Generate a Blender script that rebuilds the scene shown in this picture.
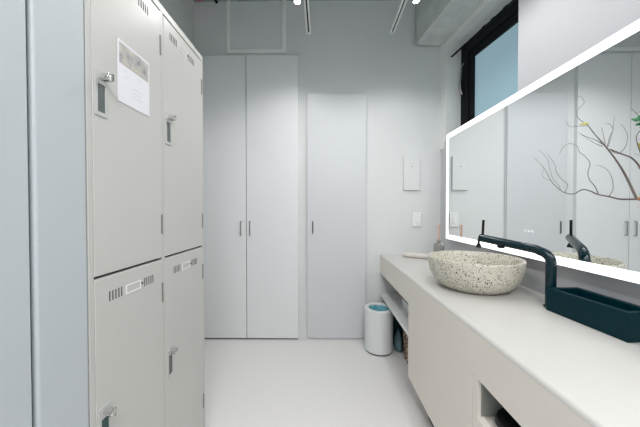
import bpy, bmesh, math, random
from mathutils import Vector, Matrix
random.seed(7)
for o in list(bpy.data.objects):
    bpy.data.objects.remove(o, do_unlink=True)
scene = bpy.context.scene
COL = scene.collection
PI = math.pi

# ------------------------------------------------------------------ camera
cam_d = bpy.data.cameras.new('camera')
cam_d.sensor_width = 36.0
cam_d.lens = 36.0 * 270.0 / 640.0
cam_d.clip_start = 0.02
cam = bpy.data.objects.new('camera', cam_d)
COL.objects.link(cam)
cam.location = (0, 0, 1.10)
cam.rotation_euler = (PI/2 - math.atan(4.0/270.0), 0, math.atan(2.5/270.0))
scene.camera = cam

# ------------------------------------------------------------------ world, exposure
scene.view_settings.view_transform = 'Standard'
scene.view_settings.look = 'None'
scene.view_settings.gamma = 1.0
scene.view_settings.use_curve_mapping = False
scene.view_settings.exposure = 0.0
w = bpy.data.worlds.new('world'); scene.world = w
w.use_nodes = True
w.node_tree.nodes['Background'].inputs[0].default_value = (0.75, 0.88, 1.0, 1)
w.node_tree.nodes['Background'].inputs[1].default_value = 1.0
SPOT_W = 12.0
LED_E = 1.3
FILL_PANEL_W = 38.0

# ------------------------------------------------------------------ materials
def lin(c):
    return tuple(((v/255.0)/12.92 if v/255.0 <= 0.04045 else ((v/255.0+0.055)/1.055)**2.4) for v in c)

def mat(name, rgb, rough=0.5, metal=0.0, var=0.03, scale=6.0, bump=0.0, bscale=60.0, spec=0.5, coat=0.0):
    m = bpy.data.materials.new(name); m.use_nodes = True
    nt = m.node_tree; b = nt.nodes['Principled BSDF']
    c = lin(rgb)
    b.inputs['Roughness'].default_value = rough
    b.inputs['Metallic'].default_value = metal
    b.inputs['Specular IOR Level'].default_value = spec
    b.inputs['Coat Weight'].default_value = coat
    tc = nt.nodes.new('ShaderNodeTexCoord')
    n = nt.nodes.new('ShaderNodeTexNoise')
    n.inputs['Scale'].default_value = scale; n.inputs['Detail'].default_value = 5
    nt.links.new(tc.outputs['Object'], n.inputs['Vector'])
    mx = nt.nodes.new('ShaderNodeMix'); mx.data_type = 'RGBA'
    mx.inputs[6].default_value = tuple(v*(1-var) for v in c) + (1,)
    mx.inputs[7].default_value = tuple(min(1, v*(1+var)) for v in c) + (1,)
    nt.links.new(n.outputs['Fac'], mx.inputs[0])
    nt.links.new(mx.outputs[2], b.inputs['Base Color'])
    if bump > 0:
        n2 = nt.nodes.new('ShaderNodeTexNoise'); n2.inputs['Scale'].default_value = bscale
        n2.inputs['Detail'].default_value = 6
        nt.links.new(tc.outputs['Object'], n2.inputs['Vector'])
        bp = nt.nodes.new('ShaderNodeBump'); bp.inputs['Strength'].default_value = bump
        bp.inputs['Distance'].default_value = 0.01
        nt.links.new(n2.outputs['Fac'], bp.inputs['Height'])
        nt.links.new(bp.outputs['Normal'], b.inputs['Normal'])
    return m

def emit(name, rgb, strength):
    m = bpy.data.materials.new(name); m.use_nodes = True
    b = m.node_tree.nodes['Principled BSDF']
    b.inputs['Base Color'].default_value = lin(rgb) + (1,)
    b.inputs['Emission Color'].default_value = lin(rgb) + (1,)
    b.inputs['Emission Strength'].default_value = strength
    return m

M = {}
M['wall'] = mat('wall_paint', (217, 219, 219), 0.6, var=0.03, scale=3, bump=0.08, bscale=30)
M['white_wall'] = mat('white_wall_paint', (201, 202, 206), 0.6, var=0.01, bump=0.03)
M['pale_concrete'] = mat('pale_concrete', (232, 234, 232), 0.75, var=0.05, scale=5, bump=0.2, bscale=25)
M['concrete_paint'] = mat('painted_concrete', (210, 214, 210), 0.7, var=0.03, scale=4, bump=0.12, bscale=25)
M['ceiling'] = mat('ceiling_concrete', (150, 168, 168), 0.85, var=0.12, scale=5, bump=0.3, bscale=30)
M['beam'] = mat('beam_concrete', (206, 211, 208), 0.85, var=0.3, scale=9, bump=0.5, bscale=28)
M['floor'] = mat('floor_coating', (231, 229, 228), 0.35, var=0.01, scale=2, bump=0.02)
M['cool_panel'] = mat('cool_white_laminate', (181, 188, 192), 0.45, var=0.01)
M['door'] = mat('door_laminate', (209, 212, 215), 0.42, var=0.01)
M['cupboard'] = mat('cupboard_laminate', (229, 231, 233), 0.42, var=0.01)
M['locker'] = mat('locker_steel', (192, 192, 188), 0.35, var=0.01)
M['locker_body'] = mat('locker_body_steel', (188, 188, 184), 0.4, var=0.01)
M['gap'] = mat('dark_gap', (42, 46, 48), 0.8)
M['recess'] = mat('dark_recess', (92, 98, 98), 0.4)
M['slot'] = mat('vent_slot', (88, 90, 90), 0.7)
M['steel'] = mat('satin_steel', (150, 150, 148), 0.3, metal=0.9)
M['chrome'] = mat('chrome', (215, 215, 212), 0.12, metal=1.0)
M['plastic'] = mat('white_plastic', (232, 233, 232), 0.35, var=0.01)
M['lockplate'] = mat('lock_plate_zinc', (186, 188, 186), 0.35)
M['hinge'] = mat('hinge_zinc', (128, 128, 125), 0.4, metal=0.3)
M['green'] = mat('dark_green_plastic', (16, 62, 58), 0.3)
M['counter'] = mat('counter_microcement', (205, 203, 199), 0.38, var=0.025, scale=5, bump=0.03)
M['cabinet'] = mat('vanity_laminate', (230, 223, 214), 0.45, var=0.015)
M['teal_black'] = mat('teal_black_metal', (2, 36, 44), 0.22, var=0.05, spec=0.4)
M['black'] = mat('black_plastic', (7, 10, 12), 0.5, spec=0.25)
M['tray'] = mat('tray_teal_black', (3, 42, 50), 0.3, spec=0.12)
M['niche'] = mat('niche_shade_grey', (142, 144, 138), 0.6)  # darker grey stands in for the shade inside the open niche
M['frame_black'] = mat('black_aluminium', (5, 10, 16), 0.5, spec=0.2)
M['bin'] = mat('bin_enamel', (224, 228, 228), 0.3, var=0.01)
M['bag'] = mat('teal_plastic_bag', (84, 156, 170), 0.2, var=0.6, scale=60, bump=0.8, bscale=50)
M['box_teal'] = mat('dark_teal_box', (24, 66, 74), 0.6, var=0.1)
M['cloth_grey'] = mat('grey_blue_cloth', (100, 132, 140), 0.8, var=0.15, scale=20, bump=0.4, bscale=40)
M['paper'] = mat('paper', (222, 222, 227), 0.6, var=0.005)
M['towel'] = mat('white_towel', (222, 216, 208), 0.9, var=0.03, bump=0.6, bscale=180)
M['reed'] = mat('reed_wood', (205, 160, 138), 0.7, var=0.1, scale=30)
M['bark'] = mat('twig_bark', (92, 84, 80), 0.8, var=0.25, scale=60, bump=0.4, bscale=120)
M['cut'] = mat('cut_wood', (170, 128, 92), 0.8)
M['leaf'] = mat('green_leaf', (30, 112, 62), 0.5, var=0.25, scale=30)
M['bud'] = mat('yellow_green_bud', (196, 192, 92), 0.5, var=0.2, scale=30)
M['track'] = mat('track_white', (222, 224, 222), 0.4)
M['pink'] = mat('pink_paint', (190, 130, 150), 0.7)
M['print'] = mat('grey_print', (205, 205, 210), 0.7)
M['vase'] = mat('white_ceramic', (228, 226, 220), 0.25)
M['led'] = emit('led_strip', (255, 255, 255), LED_E)
M['icon'] = emit('touch_icon', (235, 240, 240), 0.5)
M['bulb'] = emit('spot_bulb', (248, 252, 255), 30.0)

def mirror_mat():
    m = bpy.data.materials.new('mirror_silver'); m.use_nodes = True
    nt = m.node_tree; b = nt.nodes['Principled BSDF']
    b.inputs['Metallic'].default_value = 1.0
    b.inputs['Roughness'].default_value = 0.0
    b.inputs['Base Color'].default_value = (0.96, 0.98, 0.985, 1)
    return m
M['mirror'] = mirror_mat()

def glass_mat():
    m = bpy.data.materials.new('bottle_glass'); m.use_nodes = True
    b = m.node_tree.nodes['Principled BSDF']
    b.inputs['Base Color'].default_value = lin((215, 215, 212)) + (1,)
    b.inputs['Transmission Weight'].default_value = 0.85
    b.inputs['Roughness'].default_value = 0.08
    return m
M['glass'] = glass_mat()

def window_mat():
    # frosted pane lit by the daylight behind it
    m = bpy.data.materials.new('frosted_pane'); m.use_nodes = True
    nt = m.node_tree; b = nt.nodes['Principled BSDF']
    b.inputs['Base Color'].default_value = lin((120, 150, 160)) + (1,)
    b.inputs['Roughness'].default_value = 0.35
    b.inputs['Emission Color'].default_value = lin((152, 180, 191)) + (1,)
    b.inputs['Emission Strength'].default_value = 0.55
    return m
M['pane'] = window_mat()

def terrazzo():
    m = bpy.data.materials.new('terrazzo'); m.use_nodes = True
    nt = m.node_tree; b = nt.nodes['Principled BSDF']
    b.inputs['Roughness'].default_value = 0.35
    tc = nt.nodes.new('ShaderNodeTexCoord')
    def chips(scale, size, off, ramp):
        mp = nt.nodes.new('ShaderNodeMapping'); mp.inputs['Location'].default_value = (off, off*1.7, off*0.6)
        nt.links.new(tc.outputs['Object'], mp.inputs['Vector'])
        dn = nt.nodes.new('ShaderNodeTexNoise'); dn.inputs['Scale'].default_value = 160
        nt.links.new(mp.outputs[0], dn.inputs['Vector'])
        ad = nt.nodes.new('ShaderNodeVectorMath'); ad.operation = 'MULTIPLY_ADD'
        ad.inputs[1].default_value = (0.006,)*3
        nt.links.new(dn.outputs['Color'], ad.inputs[0]); nt.links.new(mp.outputs[0], ad.inputs[2])
        v = nt.nodes.new('ShaderNodeTexVoronoi'); v.inputs['Scale'].default_value = scale
        nt.links.new(ad.outputs[0], v.inputs['Vector'])
        sp = nt.nodes.new('ShaderNodeSeparateColor'); nt.links.new(v.outputs['Color'], sp.inputs[0])
        mu = nt.nodes.new('ShaderNodeMath'); mu.operation = 'MULTIPLY'; mu.inputs[1].default_value = size
        nt.links.new(sp.outputs[0], mu.inputs[0])
        lt = nt.nodes.new('ShaderNodeMath'); lt.operation = 'LESS_THAN'
        nt.links.new(v.outputs['Distance'], lt.inputs[0]); nt.links.new(mu.outputs[0], lt.inputs[1])
        cr = nt.nodes.new('ShaderNodeValToRGB'); cr.color_ramp.interpolation = 'CONSTANT'
        els = cr.color_ramp.elements
        els[0].position = 0; els[0].color = lin(ramp[0]) + (1,)
        els[1].position = 1.0/len(ramp); els[1].color = lin(ramp[1]) + (1,)
        for i in range(2, len(ramp)):
            e = els.new(i/len(ramp)); e.color = lin(ramp[i]) + (1,)
        nt.links.new(sp.outputs[1], cr.inputs[0])
        return lt.outputs[0], cr.outputs[0]
    base = lin((208, 204, 190)) + (1,)
    prev = None
    for (s, z, off, ramp) in ((145, 0.47, 0.0, [(56, 54, 52), (166, 150, 122), (34, 34, 36), (120, 102, 82), (40, 40, 40)]),
                              (210, 0.44, 3.3, [(60, 58, 58), (150, 140, 124), (40, 40, 42), (190, 180, 160)])):
        f, c = chips(s, z, off, ramp)
        mx = nt.nodes.new('ShaderNodeMix'); mx.data_type = 'RGBA'
        nt.links.new(f, mx.inputs[0])
        if prev is None: mx.inputs[6].default_value = base
        else: nt.links.new(prev, mx.inputs[6])
        nt.links.new(c, mx.inputs[7]); prev = mx.outputs[2]
    nt.links.new(prev, b.inputs['Base Color'])
    return m
M['terrazzo'] = terrazzo()

def wicker():
    m = mat('wicker', (150, 118, 86), 0.8)
    nt = m.node_tree; b = nt.nodes['Principled BSDF']
    tc = nt.nodes.new('ShaderNodeTexCoord')
    ck = nt.nodes.new('ShaderNodeTexVoronoi'); ck.inputs['Scale'].default_value = 60
    nt.links.new(tc.outputs['Object'], ck.inputs['Vector'])
    cr = nt.nodes.new('ShaderNodeValToRGB')
    cr.color_ramp.elements[0].color = lin((246, 220, 194)) + (1,); cr.color_ramp.elements[0].position = 0.2
    cr.color_ramp.elements[1].color = lin((84, 58, 46)) + (1,); cr.color_ramp.elements[1].position = 0.62
    nt.links.new(ck.outputs['Distance'], cr.inputs[0])
    nt.links.new(cr.outputs[0], b.inputs['Base Color'])
    return m
M['wicker'] = wicker()

def photo_print():
    m = mat('calendar_photo', (150, 146, 140), 0.4)
    nt = m.node_tree; b = nt.nodes['Principled BSDF']
    tc = nt.nodes.new('ShaderNodeTexCoord')
    n = nt.nodes.new('ShaderNodeTexNoise'); n.inputs['Scale'].default_value = 30; n.inputs['Detail'].default_value = 2
    nt.links.new(tc.outputs['Object'], n.inputs['Vector'])
    sp = nt.nodes.new('ShaderNodeSeparateColor'); nt.links.new(n.outputs['Color'], sp.inputs[0])
    cr = nt.nodes.new('ShaderNodeValToRGB')
    e = cr.color_ramp.elements
    e[0].position = .30; e[1].position = .72; e[0].color = lin((72, 74, 74)) + (1,); e[1].color = lin((206, 196, 182)) + (1,)
    x = e.new(0.45); x.color = lin((160, 162, 162)) + (1,)
    x = e.new(0.75); x.color = lin((188, 172, 150)) + (1,)
    nt.links.new(sp.outputs[0], cr.inputs[0]); nt.links.new(cr.outputs[0], b.inputs['Base Color'])
    return m
M['photo'] = photo_print()

# ------------------------------------------------------------------ helpers
def worldloc(o):
    v = Vector((0, 0, 0))
    while o is not None:
        v += o.location; o = o.parent
    return v

class MB:
    """collects shapes given in world coordinates; build() links them as one mesh object"""
    def __init__(self): self.bm = bmesh.new()
    def box(self, a, b, rot=None):
        x0, y0, z0 = (min(a[i], b[i]) for i in range(3)); x1, y1, z1 = (max(a[i], b[i]) for i in range(3))
        c = [(x0,y0,z0),(x1,y0,z0),(x1,y1,z0),(x0,y1,z0),(x0,y0,z1),(x1,y0,z1),(x1,y1,z1),(x0,y1,z1)]
        return self.hexa(c)
    def hexa(self, c):
        v = [self.bm.verts.new(p) for p in c]
        for f in ((3,2,1,0),(4,5,6,7),(0,1,5,4),(1,2,6,5),(2,3,7,6),(3,0,4,7)):
            self.bm.faces.new([v[i] for i in f])
        return self
    def prism(self, pts, z0, z1):
        """outline (x, y) extruded from z0 to z1"""
        lo = [self.bm.verts.new((p[0], p[1], z0)) for p in pts]; hi = [self.bm.verts.new((p[0], p[1], z1)) for p in pts]
        n = len(pts)
        self.bm.faces.new(lo[::-1]); self.bm.faces.new(hi)
        for i in range(n): self.bm.faces.new((lo[i], lo[(i+1) % n], hi[(i+1) % n], hi[i]))
        return self
    def prism_y(self, pts, y0, y1):
        """outline (x, z) extruded along y"""
        lo = [self.bm.verts.new((p[0], y0, p[1])) for p in pts]; hi = [self.bm.verts.new((p[0], y1, p[1])) for p in pts]
        n = len(pts)
        self.bm.faces.new(lo[::-1]); self.bm.faces.new(hi)
        for i in range(n): self.bm.faces.new((lo[i], lo[(i+1) % n], hi[(i+1) % n], hi[i]))
        return self
    def ring(self, axis, pos, thick, outer, inner):
        """rectangular picture-frame ring lying in the plane x = pos ('x') or y = pos ('y')"""
        (a0, b0, a1, b1), (c0, d0, c1, d1) = outer, inner
        def P(a, b, t):
            return (t, a, b) if axis == 'x' else (a, t, b)
        o = [(a0,b0),(a1,b0),(a1,b1),(a0,b1)]; i = [(c0,d0),(c1,d0),(c1,d1),(c0,d1)]
        V = [[self.bm.verts.new(P(*p, t)) for p in q] for t in (pos, pos+thick) for q in (o, i)]
        for k in range(4):
            j = (k+1) % 4
            self.bm.faces.new((V[0][k], V[0][j], V[1][j], V[1][k]))
            self.bm.faces.new((V[2][k], V[2][j], V[3][j], V[3][k]))
            self.bm.faces.new((V[0][k], V[0][j], V[2][j], V[2][k]))
            self.bm.faces.new((V[1][k], V[1][j], V[3][j], V[3][k]))
        return self
    def tube(self, pts, rad, n=14, cap=True):
        P = [Vector(p) for p in pts]
        R = rad if isinstance(rad, (list, tuple)) else [rad]*len(P)
        rings = []; up = None
        for k, p in enumerate(P):
            t = (P[min(k+1, len(P)-1)] - P[max(k-1, 0)]).normalized()
            if up is None:
                up = t.orthogonal().normalized()
            else:
                up = (up - t*up.dot(t)).normalized()
            s = t.cross(up)
            rings.append([self.bm.verts.new(p + (up*math.cos(2*PI*i/n) + s*math.sin(2*PI*i/n))*R[k]) for i in range(n)])
        for a, b in zip(rings, rings[1:]):
            for i in range(n): self.bm.faces.new((a[i], a[(i+1) % n], b[(i+1) % n], b[i]))
        if cap:
            self.bm.faces.new(rings[0][::-1]); self.bm.faces.new(rings[-1])
        return self
    def lathe(self, c, prof, n=48, sx=1.0, sy=1.0):
        """closed or open (r, z) profile turned about the vertical through c"""
        rings = []
        for r, z in prof:
            if r < 1e-6: rings.append([self.bm.verts.new((c[0], c[1], c[2]+z))])
            else: rings.append([self.bm.verts.new((c[0]+sx*r*math.cos(2*PI*i/n), c[1]+sy*r*math.sin(2*PI*i/n), c[2]+z)) for i in range(n)])
        for a, b in zip(rings, rings[1:]):
            for i in range(n):
                j = (i+1) % n
                q = [a[i % len(a)], a[j % len(a)], b[j % len(b)], b[i % len(b)]]
                u = []
                for v in q:
                    if v not in u: u.append(v)
                if len(u) > 2: self.bm.faces.new(u)
        return self
    def build(self, name, m, parent=None, bevel=0.0, seg=2, smooth=True, angle=35, sub=0):
        bmesh.ops.recalc_face_normals(self.bm, faces=self.bm.faces)
        off = worldloc(parent) if parent else Vector((0, 0, 0))
        if off.length: bmesh.ops.translate(self.bm, verts=self.bm.verts, vec=-off)
        me = bpy.data.meshes.new(name); self.bm.to_mesh(me); self.bm.free()
        me.materials.append(m)
        if smooth:
            me.shade_smooth(); me.set_sharp_from_angle(angle=math.radians(angle))
        o = bpy.data.objects.new(name, me); COL.objects.link(o)
        if parent: o.parent = parent
        if bevel:
            b = o.modifiers.new('bevel', 'BEVEL'); b.width = bevel; b.segments = seg
            b.limit_method = 'ANGLE'; b.angle_limit = math.radians(40); b.harden_normals = True
        if sub:
            s = o.modifiers.new('sub', 'SUBSURF'); s.levels = sub; s.render_levels = sub
        return o

def tag(o, label, cat, group=None):
    o['label'] = label; o['category'] = cat
    if group: o['group'] = group
    return o
def thing(name, label, cat, loc, group=None):
    o = bpy.data.objects.new(name, None); COL.objects.link(o); o.location = loc
    o.empty_display_size = 0.05
    return tag(o, label, cat, group)
def struct(o):
    o['kind'] = 'structure'; return o
def bez(pts, n=6):
    """Catmull-Rom through points"""
    P = [Vector(p) for p in pts]; P = [P[0]*2-P[1]] + P + [P[-1]*2-P[-2]]
    out = []
    for i in range(1, len(P)-2):
        for k in range(n):
            t = k/n; a, b, c, d = P[i-1], P[i], P[i+1], P[i+2]
            out.append(0.5*((2*b)+(c-a)*t+(2*a-5*b+4*c-d)*t*t+(3*b-a-3*c+d)*t**3))
    out.append(P[-2]); return out

D = 2.29          # back wall
XR = 0.995        # mirror wall
XL = -0.558       # locker fronts
CEIL = 2.85
REAR = -1.6

# ------------------------------------------------------------------ room shell
struct(MB().box((-1.3, REAR-.1, -.1), (1.75, D+.15, 0)).build('floor', M['floor'], smooth=False))
struct(MB().box((-1.3, REAR-.1, CEIL), (1.75, D+.15, CEIL+.1)).build('ceiling', M['ceiling'], smooth=False))
struct(MB().box((-1.3, D, 0), (1.75, D+.15, CEIL)).build('wall_back', M['wall'], smooth=False))
struct(MB().box((-1.2, .62, 0), (-1.085, D, CEIL)).build('wall_left', M['concrete_paint'], smooth=False))
struct(MB().box((-1.2, REAR, 0), (XL-.02, .60, CEIL)).build('wall_left_near', M['cool_panel'], smooth=False))
struct(MB().box((-1.3, REAR-.1, 0), (1.75, REAR, CEIL)).build('wall_rear', M['wall'], smooth=False))
struct(MB().box((XR, REAR, 0), (XR+.07, 1.395, CEIL)).box((XR, 1.395, 0), (XR+.02, D, 1.66)).build('wall_right', M['white_wall'], smooth=False))

# outer wall, turned a few degrees away from the mirror wall
du = Vector((.148, -.989, 0)); dn = Vector((.989, .148, 0)); O0 = Vector((.985, D, 0))
def W(u, n, z): return tuple(O0 + du*u + dn*n + Vector((0, 0, z)))
def wbox(mb, u0, u1, n0, n1, z0, z1):
    return mb.hexa([W(u0,n0,z0),W(u1,n0,z0),W(u1,n1,z0),W(u0,n1,z0),W(u0,n0,z1),W(u1,n0,z1),W(u1,n1,z1),W(u0,n1,z1)])
mb = MB()
wbox(mb, 0.0, .082, .0, .22, 1.6, CEIL); wbox(mb, .082, 1.3, .0, .22, 2.425, CEIL)
wbox(mb, .082, 1.3, .1, .22, 0, 1.55); wbox(mb, 1.3, 1.6, .1, .22, 0, CEIL)
struct(mb.build('wall_outer', M['pale_concrete'], smooth=False))
mb = MB(); wbox(mb, 0, 1.7, -.217, 0.0, 2.462, CEIL)
struct(mb.build('trim_beam', M['beam'], bevel=.006))

# window
win = bpy.data.objects.new('window_1', None); COL.objects.link(win); win.location = W(.1, .14, 1.55); struct(win)
mb = MB()
for (u0, u1, z0, z1) in ((.082, .17, 1.55, 2.425), (1.21, 1.3, 1.55, 2.425), (.17, 1.21, 2.335, 2.425), (.17, 1.21, 1.55, 1.64)):
    wbox(mb, u0, u1, .132, .19, z0, z1)
mb.build('window_frame', M['frame_black'], win, bevel=.003)
mb = MB()
for (u0, u1, z0, z1) in ((.17, .218, 1.64, 2.335), (1.15, 1.21, 1.64, 2.335), (.218, 1.15, 2.274, 2.335), (.218, 1.15, 1.64, 1.70)):
    wbox(mb, u0, u1, .140, .18, z0, z1)
mb.build('window_sash', M['frame_black'], win, bevel=.003)
mb = MB(); wbox(mb, .218, 1.15, .155, .163, 1.70, 2.274); mb.build('window_pane', M['pane'], win, smooth=False)
mb = MB(); wbox(mb, .083, 1.29, .04, .055, 2.332, 2.340)
for u in (.42, .50, .60, .72): wbox(mb, u, u+.03, .042, .053, 2.340, 2.348)
mb.build('blind_rail', M['frame_black'], win, bevel=.002)
mb = MB(); mb.tube([W(.12, .128, 2.27), W(.118, .112, 2.24), W(.105, .108, 2.08), W(.104, .128, 2.03)], .006, 8)
mb.build('window_stay', M['steel'], win)

# hatch surround on the upper back wall
mb = MB()
mb.box((-.805, D-.012, 2.412), (-.771, D, CEIL)).box((-.339, D-.012, 2.412), (-.305, D, CEIL)).box((-.771, D-.012, 2.412), (-.339, D, 2.446))
struct(mb.build('trim_hatch', mat('white_trim', (240, 241, 240), 0.4), bevel=.002))

# flush door in the back wall
d1 = bpy.data.objects.new('door_1', None); COL.objects.link(d1); d1.location = (.12, D-.02, 0); struct(d1)
MB().box((-.127, D-.024, .014), (.364, D-.004, 2.067)).build('door_leaf', M['door'], d1, bevel=.002)
MB().box((-.135, D-.0085, 0), (.370, D-.004, 2.075)).build('door_rebate', M['wall'], d1, smooth=False)
mb = MB(); mb.box((-.088, D-.029, .895), (-.076, D-.022, 1.005)); h = mb.build('door_handle', M['steel'], d1, bevel=.002)
MB().box((-.085, D-.031, .905), (-.079, D-.0285, .995)).build('finger_slot', M['gap'], h, smooth=False)

# near left: sliding door leaf and its post
d2 = bpy.data.objects.new('door_2', None); COL.objects.link(d2); d2.location = (XL, .1, 0); struct(d2)
MB().box((XL-.02, -.35, .012), (XL-.004, .513, 2.3)).build('door_leaf', M['cool_panel'], d2, bevel=.003)
MB().box((XL-.02, .513, 0), (XL-.012, .5195, 2.3)).build('door_rebate', M['gap'], d2, smooth=False)
struct(MB().box((XL-.08, .5195, 0), (XL, .636, CEIL)).build('trim_post', M['cool_panel'], bevel=.006, seg=3))

# ------------------------------------------------------------------ tall cupboard on the back wall
cb = thing('tall_cupboard', 'tall white two-door cupboard built against the back wall, reaching higher than the door beside it', 'cupboard', (-.64, D-.01, 0))
MB().box((-1.084, D-.012, 0), (-.203, D-.001, 2.38)).build('body', M['cupboard'], cb, smooth=False)
MB().box((-.644, D-.0135, .014), (-.634, D-.0115, 2.38)).build('seam', M['gap'], cb, smooth=False)
MB().box((-1.08, D-.0135, .0), (-.205, D-.0115, .014)).build('floor_gap', M['gap'], cb, smooth=False)
for (x0, x1, hx) in ((-1.084, -.6415, -.682), (-.6365, -.203, -.606)):
    dr = MB().box((x0, D-.032, .014), (x1, D-.012, 2.38)).build('cupboard_door', M['cupboard'], cb, bevel=.002)
    MB().tube([(hx, D-.031, .885), (hx, D-.050, .885), (hx, D-.050, 1.0), (hx, D-.031, 1.0)], .0045, 8).build('bar_handle', M['steel'], dr)

# ------------------------------------------------------------------ lockers
lk = thing('locker_bank', 'white steel locker bank of two columns and two tiers, calendar on its upper door', 'lockers', (XL-.25, .94, 0))
LY0, LY1 = .637, 1.262
MB().box((XL-.52, LY0, .0), (XL-.018, LY1, 1.81)).build('body', M['locker_body'], lk, bevel=.002)
mb = MB()   # front rails and stiles
for (y0, y1, z0, z1) in ((LY0, .652, .0, 1.81), (.931, .949, .09, 1.786), (1.246, LY1, .0, 1.81), (.652, 1.246, 1.786, 1.81), (.652, 1.246, .0, .088)):
    mb.box((XL-.019, y0, z0), (XL, y1, z1))
mb.build('front_frame', M['locker_body'], lk, bevel=.0015)
MB().box((XL-.019, .644, 1.74), (XL-.010, 1.246, 1.787)).build('top_shadow_gap', M['gap'], lk, smooth=False)
MB().box((XL-.019, .644, .88), (XL-.010, 1.246, .98)).build('shadow_gap', M['gap'], lk, smooth=False)
for (y0, y1) in ((.6525, .9305), (.9495, 1.2455)):
    for (z0, z1, hz) in ((.934, 1.779, 1.39), (.092, .927, .545)):
        d = MB().box((XL-.016, y0, z0), (XL+.001, y1, z1)).build('locker_door', M['locker'], lk, bevel=.0015)
        # lock plate with a finger recess
        yc = y0+.024
        MB().ring('x', XL+.0005, .0035, (yc-.019, hz-.056, yc+.019, hz+.056), (yc-.011, hz-.046, yc+.013, hz+.024)).build('lock_plate', M['lockplate'], d, bevel=.001)
        MB().box((XL+.0005, yc-.011, hz-.046), (XL+.0015, yc+.013, hz+.024)).build('finger_recess', M['green'] if (z0 < .5 and y0 < .7) else M['recess'], d, smooth=False)
        kn = MB().tube([(XL+.003, yc, hz+.040), (XL+.012, yc, hz+.040), (XL+.013, yc, hz+.040), (XL+.026, yc, hz+.040), (XL+.028, yc, hz+.040)], [.007, .007, .011, .011, .008], 16)
        kn.box((XL+.026, yc-.003, hz+.031), (XL+.034, yc+.003, hz+.049)) if y0 < .7 else None
        kn.build('lock_knob', M['chrome'], d)
        # ventilation slots either side of the name holder
        yc = (y0+y1)/2 - (.017 if z0 > .5 else .003); vz = z1-(.047 if z0 > .5 else .054)
        for s in (-1, 1):
            m1 = MB()
            for k in range(5):
                yy = yc + s*(.048 + k*.0105)
                m1.box((XL+.0008, yy-.0022, vz-.013), (XL+.0014, yy+.0022, vz+.013))
            m1.build('vent_slots', M['slot'], d, smooth=False)
        MB().ring('x', XL+.0008, .002, (yc-.032, vz-.014, yc+.030, vz+.012), (yc-.029, vz-.011, yc+.027, vz+.009)).build('name_holder', M['plastic'], d)
        MB().tube([(XL+.0008, yc+.036, vz), (XL+.003, yc+.036, vz)], .004, 10).build('rivet', M['slot'], d)
        for hz2 in (z1-.115, z0+.115):
            MB().box((XL-.002, y1-.004, hz2-.034), (XL+.004, y1+.002, hz2+.034)).build('hinge', M['hinge'], d, bevel=.0015)

# calendar
ca = thing('wall_calendar', 'white calendar sheet with a grey photo on top, hung on the upper locker door', 'calendar', (XL+.002, .80, 1.397))
MB().box((XL+.0015, .7325, 1.397), (XL+.003, .866, 1.567)).build('sheet', M['paper'], ca, smooth=False)
MB().box((XL+.003, .738, 1.503), (XL+.0034, .861, 1.560)).build('photo', M['photo'], ca, smooth=False)
for (y, z, l) in ((.756, 1.489, .014), (.812, 1.489, .018), (.756, 1.470, .010), (.79, 1.452, .04), (.79, 1.440, .04), (.79, 1.428, .04)):
    MB().box((XL+.003, y, z), (XL+.0032, y+l, z+.002)).build('text_line', M['print'], ca, smooth=False)

# ------------------------------------------------------------------ counter and cabinets under it
CY0 = -.7
wt = thing('worktop', 'long white stone-look worktop with a deep front apron under the mirror', 'worktop', (.74, .8, .69))
prof = [(.49, .705)] + [((.49+.014*(1-math.cos(k*PI/12))), .706+.014*math.sin(k*PI/12)) for k in range(7)] + [(XR-.001, .72), (XR-.001, .705)]
MB().prism_y(prof, CY0, D-.001).build('slab', M['counter'], wt, angle=25)
MB().box((.49, CY0, .565), (.515, D-.001, .705)).build('apron', M['cabinet'], wt)

cu = thing('vanity_cabinet', 'off-white closed cabinet front under the worktop, next to the open shelf', 'cabinet', (.74, 1.2, 0))
MB().box((.4903, .879, .145), (.510, 1.54, .5648)).build('front_panel', M['cabinet'], cu, bevel=.002)
MB().box((.510, 1.518, .145), (XR-.001, 1.538, .5648)).build('side_panel', M['cabinet'], cu, bevel=.001)
MB().box((.510, .882, .145), (XR-.001, 1.518, .165)).build('bottom_panel', M['cabinet'], cu)
MB().box((.66, .882, .0), (.68, 1.54, .145)).build('plinth', M['cabinet'], cu)

nc = thing('niche_cabinet', 'off-white cabinet with an open niche under the near part of the worktop', 'cabinet', (.74, .3, 0))
MB().box((.4903, .848, .145), (.99, .876, .5648)).build('side_panel', M['cabinet'], nc, bevel=.001)
MB().box((.500, .842, .451), (.86, .8475, .5648)).build('niche_shade_grey', M['niche'], nc)  # thin added sheet, its grey painting shade onto the niche's far side
MB().box((.505, CY0, .43), (.99, .848, .45)).build('niche_shelf', M['cabinet'], nc, bevel=.002)
MB().prism_y([(.491, .145), (.491, .438), (.505, .4499), (.512, .4499), (.512, .145)], CY0, .848).build('lower_front', M['cabinet'], nc)
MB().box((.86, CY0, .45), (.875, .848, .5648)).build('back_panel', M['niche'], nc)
MB().box((.66, CY0, .0), (.68, .876, .145)).build('plinth', M['cabinet'], nc)

sh = MB().box((.492, 1.541, .37), (XR-.001, D-.001, .392)).build('under_counter_shelf', M['plastic'], bevel=.002)
tag(sh, 'white shelf board under the far end of the worktop above the wastebasket', 'shelf')

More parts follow.
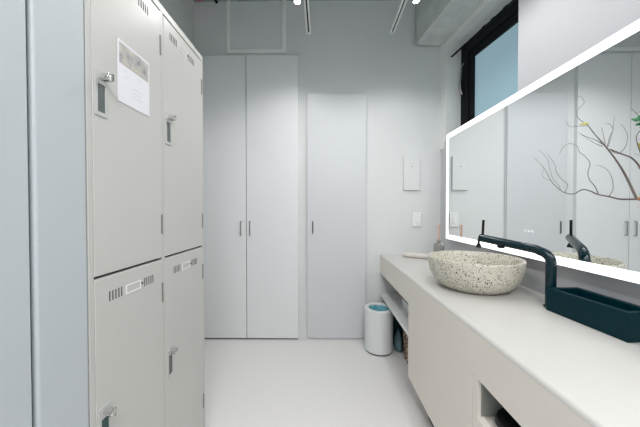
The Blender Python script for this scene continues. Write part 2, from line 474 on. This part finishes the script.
# ------------------------------------------------------------------ mirror
mi = thing('wall_mirror', 'large rectangular mirror with a glowing white light strip around its edge', 'mirror', (XR, 1.07, .84))
Y0, Y1, Z0, Z1 = .0, 2.085, .877, 1.671
MB().box((.953, Y0+.02, Z0+.01), (XR-.0005, Y1-.02, Z1-.02)).build('backing', M['steel'], mi, smooth=False)
MB().box((.9505, Y0, Z0), (.953, Y1, Z1)).build('mirror_glass', M['mirror'], mi, smooth=False)
MB().ring('x', .9500, .0005, (Y0, Z0, Y1, Z1), (Y0+.034, Z0+.034, Y1-.036, Z1-.034)).build('light_strip', M['led'], mi, smooth=False)
for k in range(3):
    y = 1.272 - k*.021
    MB().tube([(.9502, y, 1.0), (.9505, y, 1.0)], .0042, 12).build('touch_icon', M['icon'], mi)

# ------------------------------------------------------------------ basin
bx, by, bz = .735, 1.32, .72
prof = [(0, 0), (.112, 0), (.126, .003), (.148, .012), (.173, .032), (.192, .061), (.203, .097), (.2065, .130), (.207, .137), (.2045, .1405), (.198, .1405),
        (.195, .137), (.189, .108), (.175, .072), (.152, .043), (.118, .026), (.06, .020), (0, .018)]
bs = thing('vessel_basin', 'round speckled terrazzo vessel basin standing on the worktop', 'basin', (bx, by, bz))
MB().lathe((bx, by, bz), [(q[0], q[1]*1.06) for q in prof], 96).build('bowl', M['terrazzo'], bs, angle=50)
MB().lathe((bx, by, bz), [(0, .0185), (.022, .0205), (.022, .024), (.016, .026), (0, .026)], 32).build('drain_cap', M['teal_black'], bs)

# ------------------------------------------------------------------ tap
fx, fy = .886, 1.052
tp = thing('basin_tap', 'dark teal-black tall bent tap standing behind the tray, spout over the basin', 'tap', (fx, fy, .72))
tip = Vector((.740, 1.274, .968)); top = Vector((fx, fy, .934))
dirv = (tip-top).normalized()
path = [(fx, fy, .722), (fx, fy, .80), (fx, fy, .893)]
for k in range(1, 9):
    a = k/9*PI/2; r = .042
    path.append(tuple(Vector((fx, fy, .893)) + Vector((dirv.x, dirv.y, 0)).normalized()*r*(1-math.cos(a)) + Vector((0, 0, 1))*r*math.sin(a)*.985))
path += [tuple(top + dirv*.05), tuple(top + dirv*.15), tuple(top+dirv*.22), tuple(tip)]
MB().tube(path, .0175, 24).build('spout', M['teal_black'], tp, angle=50)
MB().lathe((fx, fy, .72), [(0, 0), (.022, 0), (.022, .006), (.018, .008), (0, .008)], 32).build('base_ring', M['teal_black'], tp)
q = tip - dirv*.012
MB().tube([tuple(q+Vector((0, 0, .012))), tuple(q+Vector((.002, -.002, .085)))], .0055, 12).build('lever', M['black'], tp)
MB().tube([tuple(tip+dirv*.006+Vector((0, 0, -.012))), tuple(tip+dirv*.006+Vector((0, 0, -.028))), tuple(tip+dirv*.006+Vector((0, 0, -.034))), tuple(tip+dirv*.006+Vector((0, 0, -.042))), tuple(tip+dirv*.006+Vector((0, 0, -.047)))], [.005, .005, .009, .0115, .0115], 16).build('nozzle', M['black'], tp)
q = tip - dirv*.09
MB().box((q.x-.010, q.y-.012, q.z-.027), (q.x+.010, q.y+.012, q.z-.014)).build('aerator', M['black'], tp, bevel=.002)

# ------------------------------------------------------------------ black tray
tx0, ty0 = .846, .765
tr = thing('open_tray', 'black-teal rectangular open tray standing on the worktop in front of the tap', 'tray', (.91, .9, .72))
mb = MB()
c0 = [(.846, 1.026), (.968, 1.028), (.972, .775), (.868, .770)]
def outline(i):
    cx = sum(p[0] for p in c0)/4; cy = sum(p[1] for p in c0)/4
    return [(p[0] + (i if p[0] < cx else -i), p[1] + (i if p[1] < cy else -i)) for p in c0]
lv = [(outline(0), .7205), (outline(0), .806), (outline(.018), .806), (outline(.020), .732)]
V = [[mb.bm.verts.new((x, y, z)) for x, y in o] for o, z in lv]
for a, b in zip(V, V[1:]):
    for i in range(4): mb.bm.faces.new((a[i], a[(i+1) % 4], b[(i+1) % 4], b[i]))
mb.bm.faces.new(V[0][::-1]); mb.bm.faces.new(V[-1])
mb.build('tray_body', M['tray'], tr, bevel=.002)

# ------------------------------------------------------------------ things at the far end of the worktop
rd = thing('reed_diffuser', 'small glass reed diffuser bottle with pinkish reeds in the corner of the worktop', 'diffuser', (.868, 2.02, .72))
MB().lathe((.868, 2.02, .7205), [(0, 0), (.036, 0), (.038, .004), (.038, .112), (.034, .124), (.016, .134), (.014, .150), (.016, .152), (.011, .152), (.011, .13), (.030, .118), (.034, .11), (.034, .006), (0, .005)], 32).build('bottle', M['glass'], rd)
MB().lathe((.868, 2.02, .7205), [(0, .0062), (.033, .0062), (.033, .08), (0, .08)], 32).build('oil', mat('dark_oil', (150, 150, 145), 0.3), rd)
for k in range(4):
    a = k*1.7; MB().tube([(.868+.012*math.cos(a), 2.02+.012*math.sin(a), .740), (.868-.004*math.cos(a), 2.02-.004*math.sin(a), .87), (.868-.010*math.cos(a), 2.02-.010*math.sin(a), .985)], .002, 6).build('reed', M['reed'], rd)

tw = MB()
pts = bez([(.645, 2.165, .740), (.70, 2.13, .740), (.76, 2.09, .740), (.825, 2.06, .740)], 5)
tw.tube(pts, [.015] + [.0195]*(len(pts)-2) + [.015], 16)
tag(tw.build('rolled_cloth', M['towel']), 'narrow rolled pale cloth lying on the worktop behind the basin', 'cloth')

# ------------------------------------------------------------------ back wall fittings
ep = thing('breaker_panel', 'flat white access panel with a tiny keyhole, above the light switch', 'panel', (.745, D-.006, 1.26))
MB().box((.680, D-.020, 1.262), (.815, D-.0005, 1.545)).build('cover', M['wall'], ep, bevel=.003)
MB().tube([(.748, D-.0205, 1.46), (.748, D-.018, 1.46)], .006, 12).build('keyhole', M['steel'], ep)
sw = thing('light_switch', 'white light switch plate on the back wall above the worktop', 'switch', (.795, D-.006, .955))
MB().box((.757, D-.014, .955), (.831, D-.0005, 1.075)).build('plate', M['plastic'], sw, bevel=.003)
MB().box((.779, D-.018, .980), (.809, D-.013, 1.050)).build('rocker', M['plastic'], sw, bevel=.002)

# ------------------------------------------------------------------ wastebasket
wx, wy = .442, 2.11
wb = thing('wastebasket', 'white round wastebasket with a teal liner on the floor by the open shelf', 'wastebasket', (wx, wy, 0))
MB().lathe((wx, wy, 0), [(.104, .012), (.108, .014), (.110, .322), (.110, .330), (.108, .3345), (.082, .3345), (.079, .331), (.079, .317), (.100, .312), (.100, .02), (0, .02)], 64).build('shell', M['bin'], wb, angle=40)
MB().lathe((wx, wy, 0), [(0, .0), (.1035, .0), (.1035, .0125), (0, .0125)], 64).build('base_ring', M['recess'], wb)
mb = MB()
n = 40; rings = []
for j, (r, z) in enumerate([(.078, .322), (.075, .318), (.066, .306), (.050, .300), (.030, .306), (.012, .296)]):
    rings.append([mb.bm.verts.new((wx + (r+random.uniform(-.003, .0))*math.cos(2*PI*i/n), wy + (r+random.uniform(-.003, .0))*math.sin(2*PI*i/n), z + random.uniform(-.013, .013)*(j > 0))) for i in range(n)])
for a, b in zip(rings, rings[1:]):
    for i in range(n): mb.bm.faces.new((a[i], a[(i+1) % n], b[(i+1) % n], b[i]))
mb.bm.faces.new(rings[-1])
mb.build('liner_bag', M['bag'], wb, angle=180)

# ------------------------------------------------------------------ under the shelf
bk = thing('wicker_basket', 'brown wicker basket on the floor under the open shelf', 'basket', (.74, 1.86, 0))
mb = MB()
for k in range(12):
    z = .012 + k*.0225; g = .012*k/11
    x0, x1, y0, y1 = .612-g, .89+g, 1.71-g, 1.975+g
    mb.tube([(x0, y0, z), (x0, (y0+y1)/2, z), (x0, y1, z), ((x0+x1)/2, y1, z), (x1, y1, z), (x1, y0, z), ((x0+x1)/2, y0, z), (x0, y0+.004, z)], .0125, 8)
mb.build('weave', M['wicker'], bk, angle=60)
MB().box((.612, 1.71, .0), (.89, 1.975, .012)).build('bottom', M['wicker'], bk)
tb = MB().box((.560, 2.185, .0), (.90, 2.285, .355))
tag(tb.build('storage_box', M['box_teal'], bevel=.012, seg=3), 'dark teal storage box standing against the back wall under the shelf', 'box')
bg = MB()
n = 28; rings = []
for (r, z, e) in ((.0, .0, 0), (.066, .0, .0), (.076, .02, .002), (.074, .05, .003), (.064, .085, .004), (.050, .11, .005), (.030, .13, .004), (.014, .143, .002), (.016, .155, .002), (0, .153, 0)):
    if r == 0: rings.append([bg.bm.verts.new((.598, 2.118, z))]); continue
    rings.append([bg.bm.verts.new((.598 + (r*.55+random.uniform(-e, e))*math.cos(2*PI*i/n)*.8, 2.118 + (r+random.uniform(-e, e))*math.sin(2*PI*i/n)*.8, z)) for i in range(n)])
rings[0][0].co = (.598, 2.118, 0); rings[-1][0].co = (.598, 2.118, .153)
for a, b in zip(rings, rings[1:]):
    for i in range(n):
        j = (i+1) % n; u = []
        for v in (a[i % len(a)], a[j % len(a)], b[j % len(b)], b[i % len(b)]):
            if v not in u: u.append(v)
        if len(u) > 2: bg.bm.faces.new(u)
tag(bg.build('cloth_bag', M['cloth_grey'], angle=180), 'small grey-blue bag slumped on the floor between wastebasket and wicker basket', 'bag')
bo = thing('white_box', 'small white lidded box lying on the under-counter shelf', 'box', (.67, 1.90, .392))
MB().box((.588, 1.82, .3925), (.75, 1.985, .434)).build('box_body', M['plastic'], bo, bevel=.004)
MB().box((.585, 1.817, .434), (.753, 1.988, .446)).build('lid', M['plastic'], bo, bevel=.004)

# thin black strip on the floor below the counter
mb = MB(); mb.tube(bez([(.563, 1.41, .006), (.562, 1.34, .006), (.565, 1.22, .006), (.58, 1.05, .006)], 4), .0055, 8)
tag(mb.build('floor_cord', M['black']), 'short black cord lying on the floor beneath the closed cabinet', 'cord')

# black pouch in the niche
pc = thing('black_pouch', 'black rounded pouch with a cord loop in the open niche', 'pouch', (.60, .735, .45))
MB().lathe((.575, .762, .4505), [(0, 0), (.055, 0), (.070, .006), (.076, .020), (.072, .036), (.055, .045), (.03, .048), (0, .049)], 40, sx=.9, sy=1.0).build('pouch_body', M['black'], pc)
MB().lathe((.575, .762, .4505), [(.0765, .019), (.079, .021), (.0765, .023)], 40, sx=.9, sy=1.0).build('zip_seam', M['recess'], pc)
mb = MB(); mb.tube(bez([(.575, .775, .497), (.585, .785, .508), (.605, .785, .518), (.63, .775, .514), (.645, .765, .497), (.648, .76, .478)], 6), .0032, 8); mb.build('cord_loop', M['black'], pc)

# ------------------------------------------------------------------ branch and vase
vs = MB().lathe((.80, .50, .7205), [(0, 0), (.04, 0), (.05, .01), (.056, .10), (.048, .20), (.026, .26), (.022, .30), (.026, .306), (.019, .306), (.016, .27), (.04, .20), (.048, .1), (.042, .015), (0, .012)], 40)
tag(vs.build('flower_vase', M['vase']), 'white ceramic vase on the worktop holding the twisted branch', 'vase')
F = 270.0
def pt(x, y, d):      # a place on the sight line through (x, y) at depth d, used to lay the twigs out in space
    return Vector(((x-323)/F*d, d, 1.1-(y-208.5)/F*d))
def cr(a): return [(525+u/3.557, 90+v/3.557) for u, v in a]
br = thing('twisted_branch', 'bare twisted willow branch with a few green leaves in front of the mirror', 'branch', (.80, .50, .76))
base = (634.3, 198, .62)
def twig(pxs, d0, d1, r0, r1, name='twig', par=br):
    n = len(pxs); P = [pt(x, y, d0 + (d1-d0)*i/(n-1) + .012*math.sin(2.3*i+x)*(0 < i < n-1)) for i, (x, y) in enumerate(pxs)]
    r0 *= .62; r1 *= .62; Q = bez(P, 6); R = [r0+(r1-r0)*i/(len(Q)-1) for i in range(len(Q))]
    return MB().tube(Q, R, 8).build(name, M['bark'], par)
stem = MB()
Q = bez([(.80, .50, .745), (.80, .50, .92), (.797, .502, 1.03), (.775, .54, 1.10), (.735, .595, 1.122), tuple(pt(*base))], 6)
stem.tube(Q, [.006 - .0024*i/(len(Q)-1) for i in range(len(Q))], 10)
st = stem.build('stem', M['bark'], br)
MB().tube([tuple(pt(636, 198, .615)), tuple(pt(641, 197.5, .605))], .0048, 10).build('cut_stub', M['cut'], st)
twig(cr([(387, 385), (345, 300), (310, 245), (275, 200), (235, 155), (212, 125)]), .62, .80, .0042, .0016, 'main_shoot')
twig(cr([(212, 125), (190, 110), (175, 95), (178, 70), (198, 48), (190, 28), (178, 25)]), .80, .86, .0014, .0007)
twig(cr([(270, 195), (235, 175), (205, 165), (180, 150)]), .71, .80, .0016, .0007)
twig(cr([(265, 200), (240, 190), (215, 175), (190, 158)]), .71, .80, .0013, .0006)
twig(cr([(280, 205), (290, 165), (300, 140), (285, 120), (270, 122)]), .70, .76, .0013, .0006)
twig(cr([(275, 200), (268, 165), (262, 140), (258, 132)]), .72, .75, .0011, .0005)
twig(cr([(295, 215), (320, 225), (345, 200), (350, 160), (335, 130), (325, 122)]), .68, .72, .0013, .0005)
twig(cr([(285, 200), (298, 150), (302, 115), (305, 95)]), .70, .74, .0009, .0004)
twig(cr([(212, 128), (180, 130), (150, 130), (138, 115), (140, 105)]), .80, .88, .001, .0005)
twig(cr([(290, 210), (330, 226), (365, 240), (390, 265), (409, 300), (425, 330)]), .69, .60, .0024, .0034, 'side_shoot')
twig(cr([(387, 385), (330, 385), (290, 376), (250, 368), (220, 355), (195, 352), (165, 367), (135, 362), (115, 350)]), .62, .90, .0034, .0016, 'low_shoot')
twig(cr([(115, 350), (90, 325), (70, 290), (50, 262), (25, 237)]), .90, .98, .0016, .0007)
twig(cr([(135, 362), (145, 335), (125, 315), (105, 290), (100, 265), (80, 235), (70, 225)]), .89, .97, .0014, .0006)
twig(cr([(120, 352), (112, 335), (92, 310), (80, 275), (75, 250), (60, 228), (42, 210)]), .90, .97, .0011, .0005)
twig(cr([(90, 322), (65, 312), (55, 295), (62, 275)]), .92, .97, .0009, .0005)
twig(cr([(252, 365), (240, 340), (220, 315), (215, 290), (222, 260), (205, 235), (185, 220), (175, 198), (150, 190), (130, 200), (115, 225)]), .77, .88, .0018, .0007)
twig(cr([(290, 375), (303, 350), (300, 315), (285, 285), (262, 270), (240, 265)]), .73, .80, .0014, .0005)
twig(cr([(409, 300), (400, 270), (398, 230), (385, 190), (382, 165), (395, 145), (415, 135)]), .61, .60, .0016, .0010)
twig(cr([(409, 110), (390, 95), (375, 80), (362, 68)]), .60, .62, .0012, .0005)
def leaf(p, d, size, m, name, seed):
    rnd = random.Random(seed); c = pt(*p, d); mb = MB()
    for k in range(4):
        a = rnd.uniform(0, 2*PI); e = rnd.uniform(-.5, .7)
        ax = Vector((math.cos(a)*math.cos(e), math.sin(a)*math.cos(e), math.sin(e)+.1)).normalized()
        sd = ax.orthogonal().normalized(); nn = ax.cross(sd)
        prev = None
        for t, wd in ((0, .04), (.3, .36), (.6, .40), (.85, .2), (1, .01)):
            r = [c + ax*t*size + sd*wd*size*s + nn*size*(.12*abs(s)+.1*t*t) + nn*h for s, h in ((-1, 0), (0, 0), (1, 0), (1, .0008), (0, .0008), (-1, .0008))]
            vs_ = [mb.bm.verts.new(v) for v in r]
            if prev:
                for i in range(6): mb.bm.faces.new((prev[i], prev[(i+1) % 6], vs_[(i+1) % 6], vs_[i]))
            else: mb.bm.faces.new(vs_[::-1])
            prev = vs_
        mb.bm.faces.new(prev)
    return mb.build(name, m, br, angle=60)
leaf((636.5, 119), .60, .014, M['leaf'], 'leaf_cluster', 3)
leaf((639, 116), .60, .013, M['leaf'], 'leaf_cluster', 13)
leaf((641, 124), .60, .015, M['leaf'], 'leaf_cluster', 4)
leaf((634, 147), .61, .012, M['bud'], 'bud_cluster', 5)
leaf((640, 149), .61, .012, M['bud'], 'bud_cluster', 6)
leaf((582, 124), .80, .010, M['bud'], 'bud_cluster', 8)
leaf((579, 125), .80, .008, M['bud'], 'bud_cluster', 9)

# ------------------------------------------------------------------ ceiling odds and track lights
tag(MB().box((-1.06, D-.22, CEIL-.012), (-.985, D-.02, CEIL)).build('ceiling_patch', M['pink']), 'small pink patch on the ceiling in the far left corner', 'patch')
tag(MB().box((-.900, D-.03, CEIL-.02), (-.878, D-.001, CEIL-.002)).build('ceiling_clip', M['black'], bevel=.004), 'small black clip where the ceiling meets the back wall', 'clip')

TZ = 2.425
tracks = []
for (x, side, lab) in ((-.104, -1, 'white ceiling track rail nearer the lockers, hung in line with the door'),
                       (.522, 1, 'white ceiling track rail nearer the concrete beam')):
    t = thing('track_rail', lab, 'track rail', (x, .4, TZ), 'track rails under the ceiling')
    mb = MB(); yE, yS = 2.065, -1.4
    mb.box((x-.017, yS, TZ), (x-.0055, yE, TZ+.032)).box((x+.0055, yS, TZ), (x+.017, yE, TZ+.032)).box((x-.0055, yS, TZ+.012), (x+.0055, yE, TZ+.032)).box((x-.0055, yE-.012, TZ), (x+.0055, yE, TZ+.012))
    mb.build('rail', M['track'], t, bevel=.001)
    MB().box((x-.0053, yS+.01, TZ+.0105), (x+.0053, yE-.013, TZ+.0118)).build('slot', M['gap'], t, smooth=False)
    for y in (1.3, .0, -1.3):
        MB().tube([(x, y, TZ+.032), (x, y, CEIL)], .004, 8).build('hanger', M['track'], t)
    tracks.append((x, side))

def spot(x, side, y, lab):
    px = x + side*.05; z = 2.40
    s = thing('track_spotlight', lab, 'spotlight', (px, y, z), 'spotlights on the track rails')
    MB().tube([(x+side*.0185, y, TZ+.016), (px-side*.010, y, TZ+.016), (px, y, TZ+.012), (px, y, TZ+.002)], .007, 10).build('arm', M['track'], s)
    MB().lathe((px, y, z-.03), [(0, .062), (.010, .062), (.016, .056), (.020, .03), (.022, .0), (.0195, .0), (.018, .028), (.009, .046), (0, .046)], 32).build('shade', M['track'], s)
    MB().lathe((px, y, z-.03), [(0, .002), (.011, .004), (.0155, .012), (.014, .026), (.008, .042), (0, .043)], 24).build('bulb', M['bulb'], s)
    L = bpy.data.lights.new('lamp_light', 'SPOT'); L.energy = SPOT_W; L.spot_size = math.radians(146); L.spot_blend = .5
    L.shadow_soft_size = .05; L.color = (1.0, .985, .975)
    lo = bpy.data.objects.new('lamp_light', L); COL.objects.link(lo); lo.parent = s; lo.location = (0, 0, -.04)
for i, (x, side) in enumerate(tracks):
    nm = ('lit spotlight on the rail nearer the lockers', 'lit spotlight on the rail nearer the concrete beam')[i]
    for k, y in enumerate(((1.67, 1.2), (1.67, 1.0))[i]):
        spot(x, side, y, nm + (', closest to the back wall', ', above the middle of the room')[k])

# unseen light panel added behind the viewpoint as soft fill for the room
pl = thing('added_fill_panel', 'unseen fill light panel added behind the viewpoint to brighten the room', 'fill light', (.15, -.75, 2.36))
MB().box((-.30, -1.25, 2.36), (.60, -.25, 2.39)).build('housing', M['track'], pl, bevel=.003)
MB().box((-.28, -1.23, 2.357), (.58, -.27, 2.3605)).build('diffuser', emit('fill_panel_diffuser', (250, 252, 255), 2.0), pl, smooth=False)
for (x, y) in ((-.27, -1.2), (.57, -1.2), (-.27, -.3), (.57, -.3)):
    MB().tube([(x, y, 2.388), (x, y, CEIL)], .002, 6).build('cable', M['steel'], pl)
L = bpy.data.lights.new('fill_panel_light', 'AREA'); L.shape = 'RECTANGLE'; L.size = .86; L.size_y = .96; L.energy = FILL_PANEL_W; L.color = (1.0, .985, .975)
lo = bpy.data.objects.new('fill_panel_light', L); COL.objects.link(lo); lo.parent = pl; lo.location = (0, 0, -.006)
